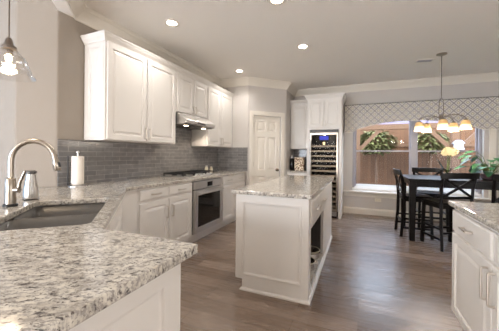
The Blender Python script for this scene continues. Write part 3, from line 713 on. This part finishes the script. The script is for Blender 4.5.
def make_stool():
    t = thing('counter_stool', 'x', 'chair', (0, 0, 0))
    w2 = .205
    MB().prism([(-.205, -.19), (.205, -.19), (.225, .20), (.12, .215), (-.12, .215), (-.225, .20)], .60, .628).build('seat', 'blackwood', t, bevel=.010)
    MB().box(-.185, .185, -.165, -.147, .545, .60).box(-.185, .185, .155, .173, .545, .60).box(-.19, -.172, -.147, .155, .545, .60).box(.172, .19, -.147, .155, .545, .60).build('seat_frame', 'blackwood', t)
    for s_ in (-1, 1):
        mb = MB(); mb.bar((s_*.205, .185, 0), (s_*.19, .17, .60), .038, .038); mb.build('leg', 'blackwood', t, bevel=.003)
        mb = MB(); mb.tube([(s_*.205, -.225, 0), (s_*.20, -.195, .35), (s_*.198, -.190, .62), (s_*.205, -.205, .82), (s_*.215, -.245, 1.0)], [.021, .024, .025, .023, .020], 4)
        mb.build('leg', 'blackwood', t)
        mb = MB(); mb.bar((s_*.20, .18, .28), (s_*.20, -.20, .28), .028, .018); mb.bar((s_*.20, .18, .14), (s_*.20, -.21, .14), .028, .018); mb.build('stretcher', 'blackwood', t)
    mb = MB(); mb.bar((-.20, .18, .21), (.20, .18, .21), .034, .020); mb.build('footrest', 'blackwood', t)
    mb = MB(); mb.bar((-.20, -.20, .23), (.20, -.20, .23), .028, .018); mb.build('stretcher', 'blackwood', t)
    # curved top rail
    mb = MB(); n = 8; v = []; f = []
    for i in range(n+1):
        x = -.245 + .49*i/n; y = -.245 - .035*(1-(2*i/n-1)**2)
        v += [(x, y-.012, .955), (x, y+.012, .955), (x, y+.004, 1.035), (x, y-.020, 1.035)]
    for i in range(n):
        for k in range(4): f.append((i*4+k, i*4+(k+1) % 4, i*4+4+(k+1) % 4, i*4+4+k))
    f += [(3, 2, 1, 0), tuple(n*4+k for k in range(4))]
    mb.add(v, f).build('top_rail', 'blackwood', t, bevel=.004)
    mb = MB(); mb.bar((-.20, -.197, .70), (.20, -.197, .70), .035, .018); mb.build('lower_rail', 'blackwood', t)
    for s_ in (-1, 1):
        mb = MB(); mb.bar((-s_*.195, -.205, .705), (s_*.20, -.245, .965), .030, .014 + .002*s_); mb.build('cross_slat', 'blackwood', t)
    return t
stool = make_stool()
spots_ = [((1.115, 4.44), R(22), 'black cross-back counter stool with its back to the camera, nearest the island'),
          ((.815, 4.89), R(-86), 'black cross-back counter stool at the left end of the table, seen side-on'),
          ((1.15, 5.46), R(180), 'black cross-back counter stool behind the table, against the window'),
          ((1.72, 4.38), R(5), 'black cross-back counter stool at the right picture edge, partly hidden by the granite counter')]
for i, ((x, y), rz, lab) in enumerate(spots_):
    o = stool if i == 0 else copy_tree(stool)
    o.location = (x, y, 0); o.rotation_euler = (0, 0, rz); tag(o, lab, 'chair', 'counter stools around the dining table')
# plants on the table
t = thing('potted_orchid', 'yellow flowering orchid with dark strap leaves in a small terracotta pot on the table', 'plant', (1.26, 4.98, .915))
MB().lathe([(.045, 0), (.058, .03), (.062, .055), (.055, .06), (.05, .05)], 20).build('pot', 'terracotta', t, smooth=True)
MB().lathe([(.052, .045), (.002, .05)], 16).build('soil', 'soil', t)
MB().tube([(0, 0, .05), (.01, 0, .2), (.02, .01, .38)], [.010, .009, .006], 8).tube([(.015, 0, .05), (.03, 0, .2), (.05, .0, .38)], .006, 8).build('stem', 'stem', t, smooth=True)
mb = MB()
for a, L, dr in ((190, .30, .02), (150, .22, .1), (10, .20, .3), (230, .18, .35), (-40, .2, .3)):
    mb.leaf((0, 0, .05), (math.cos(R(a))*.5, math.sin(R(a))*.5, .9), (-math.cos(R(a)), -math.sin(R(a)), .5), L, .022, dr)
mb.build('leaves', 'leafdark', t, smooth=True)
mb = MB()
for i in range(26):
    c = Vector((random.uniform(-.05, .12), random.uniform(-.05, .05), random.uniform(.38, .45)))
    for k in range(5):
        a = 2*math.pi*k/5 + i
        mb.leaf(c, (math.cos(a), -.25, math.sin(a)), (0, -1, .2), .045, .019, .15, .3, 4)
mb.build('blossoms', 'petal', t, smooth=True)
t = thing('potted_plant', 'large leafy blue-green houseplant in a mauve pot at the right end of the table', 'plant', (1.74, 4.84, .915))
MB().lathe([(.075, 0), (.10, .02), (.11, .075), (.115, .08), (.10, .082), (.095, .065)], 24).build('pot', 'mauvepot', t, smooth=True)
MB().lathe([(.097, .06), (.003, .066)], 18).build('soil', 'soil', t)
g1, g2, g3 = MB(), MB(), MB()
rnd = random.Random(3)
for i in range(34):
    a = rnd.uniform(0, 2*math.pi); el = rnd.uniform(.25, 1.2); L = rnd.uniform(.12, .30)
    st = Vector((math.cos(a)*L*.9, math.sin(a)*L*.7, L*el))
    b0 = Vector((0, 0, .065)); p1 = b0 + st*.6 + Vector((0, 0, .03)); p2 = b0 + st
    g3.tube([b0, p1, p2], .0035, 5)
    (g1 if i % 3 else g2).leaf(p2, (math.cos(a), math.sin(a)*.8, rnd.uniform(-.2, .35)), (0, 0, 1), rnd.uniform(.11, .17), rnd.uniform(.036, .055), .45, .2)
for (dx, dz, L) in ((-.24, .28, .16), (-.18, .34, .15), (-.28, .12, .16), (-.16, .05, .12)):
    b0 = Vector((0, 0, .065)); p2 = Vector((dx, -.03, .065+dz)); g3.tube([b0, (dx*.5, -.02, .13+dz*.6), p2], .004, 5); g1.leaf(p2, (-1, -.1, .05 if L > .13 else -.4), (0, -.3, 1), L, .035, .35, .2)
for g in (g1, g2): g.v = [(p[0], p[1], max(p[2], .012)) for p in g.v]
g3.build('stems', 'stem', t, smooth=True); g1.build('leaves', 'leaf', t, smooth=True); g2.build('pale_leaves', 'leafpale', t, smooth=True)

# ------------------------------------------------------------------ valance
mb = MB(); vx0, vx1, vt = -.30, 2.62, 2.315; vy = YB-.125
bot = []
n = 40
for i in range(n+1):
    x = vx0 + (vx1-vx0)*i/n
    a = (x - (-.14)) / (2.0 + .14)
    z = 1.74 + (.205*math.sin(math.pi*min(max(a, 0), 1))**.62 if 0 < a < 1 else 0)
    bot.append((x, z))
v = []; f = []
for x, z in bot: v += [(x, vy, z), (x, vy, vt), (x, vy+.02, z), (x, vy+.02, vt)]
for i in range(n):
    a = i*4; b = a+4
    f += [(a, b, b+1, a+1), (a+2, a+3, b+3, b+2), (a, a+2, b+2, b), (a+1, b+1, b+3, a+3)]
f += [(0, 1, 3, 2), (n*4, n*4+2, n*4+3, n*4+1)]
t = thing('valance', 'arched window valance in grey and cream trellis fabric above the breakfast window', 'valance')
mb.add(v, f); mb.box(vx0, vx0+.02, vy+.02, YB-.001, 1.74, vt).box(vx1-.02, vx1, vy+.02, YB-.001, 1.74, vt).box(vx0+.02, vx1-.02, vy+.02, YB-.001, vt-.02, vt)
mb.build('fabric_board', 'fabric', t)
MB().tube([(x, vy-.004, z) for x, z in bot], .006, 6).build('bottom_piping', 'trim', t)
MB().tube([(vx0, vy-.004, vt), (vx1, vy-.004, vt)], .006, 6).build('top_piping', 'darkplastic', t)

# ------------------------------------------------------------------ lamps
canpos = [(-2.006, 2.442, 'recessed ceiling light above the left wall cabinets'), (-.755, 2.456, 'recessed ceiling light at the top picture edge, above the island\'s near end'),
          (-.738, 3.642, 'recessed ceiling light above the far half of the island'), (-2.011, 4.298, 'recessed ceiling light nearest the pantry corner')]
c0 = None
for x, y, lab in canpos:
    if c0 is None:
        c0 = o = thing('recessed_light', lab, 'ceiling light', (x, y, CE))
        MB().lathe([(.085, 0), (.085, -.004), (.07, -.007), (.058, -.003), (.056, 0)], 24, cap=False).build('trim_ring', 'trim', o, smooth=True)
        MB().lathe([(.056, -.002), (.056, -.0025)], 24).build('lens', 'lens', o)
    else: o = copy_tree(c0)
    o.location = (x, y, CE); tag(o, lab, 'ceiling light', 'recessed ceiling lights')
    spot('can_light', (x, y, CE-.02), 27, 150, (1, .96, .91), .7, .06)
for x, y, lab in ((-.755, 1.20, 'added out-of-view recessed light above the end of the peninsula counter'), (.62, 1.20, 'added out-of-view recessed light above the aisle beside the right foreground cabinet')):  # two more ceiling lights added out of view for extra light
    o = copy_tree(c0); o.location = (x, y, CE); tag(o, lab, 'ceiling light', 'recessed ceiling lights')
    spot('can_light', (x, y, CE-.02), 4, 150, (1, .96, .91), .7, .06)
# pendant above the sink
t = thing('pendant_lamp', 'clear glass bell pendant lamp hanging above the sink', 'lamp', (-1.912, .88, CE))
MB().lathe([(.06, 0), (.06, -.015), (.02, -.03)], 20).build('ceiling_canopy', 'bronze', t, smooth=True)
MB().tube([(0, 0, -.02), (0, 0, -.84)], .004, 8).build('cord', 'bronze', t)
MB().lathe([(.004, -.83), (.012, -.835), (.018, -.85), (.022, -.87), (.036, -.885), (.036, -.90), (.02, -.905), (.02, -.93)], 18).build('socket', 'bronze', t, smooth=True)
sh = MB().lathe([(.037, -.895), (.045, -.915), (.066, -.935), (.078, -.945), (.080, -.957), (.086, -.962), (.092, -.985), (.110, -1.03), (.126, -1.055), (.128, -1.060)], 28, cap=False).build('glass_shade', 'clearglass', t, smooth=True)
MB().lathe([(.010, -.925), (.012, -.938), (.017, -.955), (.012, -.972), (.004, -.977)], 16).build('bulb', 'bulb', t, smooth=True)
pl = bpy.data.lights.new('pendant_light', 'POINT'); pl.energy = 4; pl.color = (1, .78, .55); pl.shadow_soft_size = .05
po = bpy.data.objects.new('pendant_light', pl); COL.objects.link(po); po.location = (-1.912, .88, CE-1.06)
# chandelier
CX, CY = 1.10, 4.645
t = thing('chandelier', 'five-light brushed metal chandelier with amber and white bell shades above the table', 'chandelier', (CX, CY, CE))
MB().lathe([(.068, 0), (.068, -.012), (.03, -.028), (.008, -.034)], 24).build('ceiling_canopy', 'nickel', t, smooth=True)
MB().tube([(0, 0, -.03), (0, 0, -.66)], .006, 8).build('rod', 'bronze', t)
mb = MB()
for s_ in (-1, 1):
    mb.tube([(0, 0, -.64), (s_*.022, 0, -.68), (s_*.028, 0, -.78), (s_*.030, 0, -.88), (s_*.012, 0, -.93)], .006, 8)
mb.build('loop', 'bronze', t, smooth=True)
MB().lathe([(.004, -.90), (.02, -.91), (.028, -.93), (.02, -.96), (.012, -.975), (.004, -.99)], 18).build('hub', 'bronze', t, smooth=True)
for k in range(5):
    a = R(-103.3 + 4 + 72*k); ca, sa = math.cos(a), math.sin(a); r_ = .285
    cl = bpy.data.lights.new('chandelier_light', 'POINT'); cl.energy = 6; cl.color = (1, .89, .76); cl.shadow_soft_size = .035
    co = bpy.data.objects.new('chandelier_light', cl); COL.objects.link(co); co.location = (CX+ca*r_, CY+sa*r_, CE-1.140)
    arm = MB().tube([(ca*.02, sa*.02, -.935), (ca*.10, sa*.10, -.905), (ca*.19, sa*.19, -.908), (ca*.255, sa*.255, -.935), (ca*r_, sa*r_, -.965), (ca*r_, sa*r_, -.985)], .006, 8).build('arm', 'bronze', t, smooth=True)
    MX = Matrix.Translation((ca*r_, sa*r_, 0))
    MB().lathe([(.008, -.975), (.022, -.982), (.026, -1.0), (.024, -1.008)], 16, MX).build('socket_cup', 'bronze', arm, smooth=True)
    s1 = MB().lathe([(.026, -.995), (.044, -1.003), (.053, -1.030), (.056, -1.058)], 22, MX, cap=False).build('shade', 'shadetop', arm, smooth=True)
    MB().lathe([(.056, -1.058), (.062, -1.085), (.068, -1.125)], 22, MX, cap=False).build('shade_rim', 'shadeglow', arm, smooth=True)
    MB().lathe([(.010, -1.01), (.024, -1.04), (.026, -1.06), (.012, -1.085)], 14, MX).build('bulb', 'bulb', arm, smooth=True)
# ceiling vent, outlet
t = thing('ceiling_vent', 'small rectangular air vent in the ceiling beside the chandelier', 'vent', (.93, 4.86, CE), R(10))
mb = MB(); mb.box(-.12, .12, -.065, -.05, -.010, 0).box(-.12, .12, .05, .065, -.010, 0).box(-.12, -.105, -.05, .05, -.010, 0).box(.105, .12, -.05, .05, -.010, 0); mb.build('frame', 'trim', t)
mb = MB()
for i in range(6): mb.box(-.105, .105, -.047+.017*i, -.041+.017*i, -.009, -.001)
mb.build('slats', 'vinyl', t)
t = thing('wall_outlet', 'white electrical outlet plate on the wall below the window sill', 'outlet', (.365, YB, .325))
MB().box(-.058, .058, -.006, 0, -.037, .037).build('plate', 'outlet', t, bevel=.002)
for x in (-.025, .025): MB().box(x-.015, x+.015, -.008, -.006, -.018, .018).build('socket', 'cream', t, bevel=.002)

# ------------------------------------------------------------------ outside the window
struct(MB().box(-12, 16, 6.45, 24, -.35, -.25).build('ground', 'grass'))
t = thing('fence', 'reddish cedar board fence across the yard outside the window', 'fence', (0, 11.2, -.25))
MB().box(-8, 14, 0, .03, 0, 2.62).build('board_panel', 'fence', t)
MB().box(-8, 14, -.04, 0, .35, .44).box(-8, 14, -.04, 0, 1.85, 1.94).build('rail', 'cedar', t)
t = thing('patio_cover', 'cedar patio frame with posts and knee braces outside the window', 'patio frame', (0, 9.0, -.25))
for x in (-.07, 2.46, 5.1): MB().box(x-.085, x+.085, -.07, .07, 0, 2.30).build('post', 'cedar', t, bevel=.006)
MB().box(-.6, 5.6, -.07, .07, 2.30, 2.46).build('beam', 'cedar', t, bevel=.006)
for x, s_ in ((-.07, 1), (2.46, -1), (2.46, 1), (5.1, -1)):
    mb = MB(); mb.bar((x+s_*.06, 0, 1.68), (x+s_*.66, 0, 2.32), .11, .09); mb.build('brace', 'cedar', t)
def small_tree(label, loc, rx, ry, h0, h1, n, seed):
    rn = random.Random(seed); mb = MB()
    for i in range(n):
        a = rn.uniform(0, 2*math.pi); u = rn.uniform(-1, 1); q = math.sqrt(1-u*u); rr_ = rn.uniform(.6, 1.0)
        p = Vector((math.cos(a)*q*rx*rr_, math.sin(a)*q*ry*rr_, (h0+h1)/2 + u*(h1-h0)/2*rr_))
        mb.leaf(p, (math.cos(a)+rn.uniform(-.5, .5), math.sin(a)+rn.uniform(-.5, .5), rn.uniform(-.4, .8)), (0, 0, 1), rn.uniform(.12, .20), rn.uniform(.035, .06), .3, .2, 3)
    t = thing('small_tree', label, 'tree', loc); mb.build('foliage', 'foliage', t)
    MB().tube([(0, 0, 0), (.02, 0, h0*.6), (0, 0, (h0+h1)/2)], [.05, .04, .025], 8).build('trunk', 'cedar', t, smooth=True)
small_tree('yellow-green small tree before the fence, seen through the left window half', (.55, 10.5, -.25), .62, .35, 1.55, 2.42, 1000, 1)
small_tree('yellow-green small tree before the fence, seen just right of the window mullion', (2.2, 10.55, -.25), .50, .35, 1.60, 2.35, 600, 2)
t = thing('house', 'pale lilac sided house wall beyond the fence', 'house', (2, 15.5, -.25))
MB().box(-9, 9, 0, 4, 0, 4.2).build('wall', stripes('lap_siding', 2, .18, srgb(136, 124, 152), srgb(142, 129, 158), srgb(108, 98, 122)), t)
MB().box(-9.4, 9.4, -.4, 4.4, 4.2, 4.5).build('roof', 'darkplastic', t)
t = thing('patio_lantern', 'white box lantern mounted on the patio post outside the window', 'lantern', (2.50, 8.86, 1.40))
MB().box(-.12, .12, -.06, .06, .03, .09).build('tray', 'outdoorwhite', t, bevel=.01)
MB().box(-.10, .10, -.05, .05, .09, .21).build('glass_box', 'outdoorwhite', t, bevel=.005)
MB().prism([(-.14, .21), (.14, .21), (.05, .30), (-.05, .30)], -.07, .06, mtx=Matrix.Rotation(R(90), 4, 'X')).build('cap', 'outdoorwhite', t)
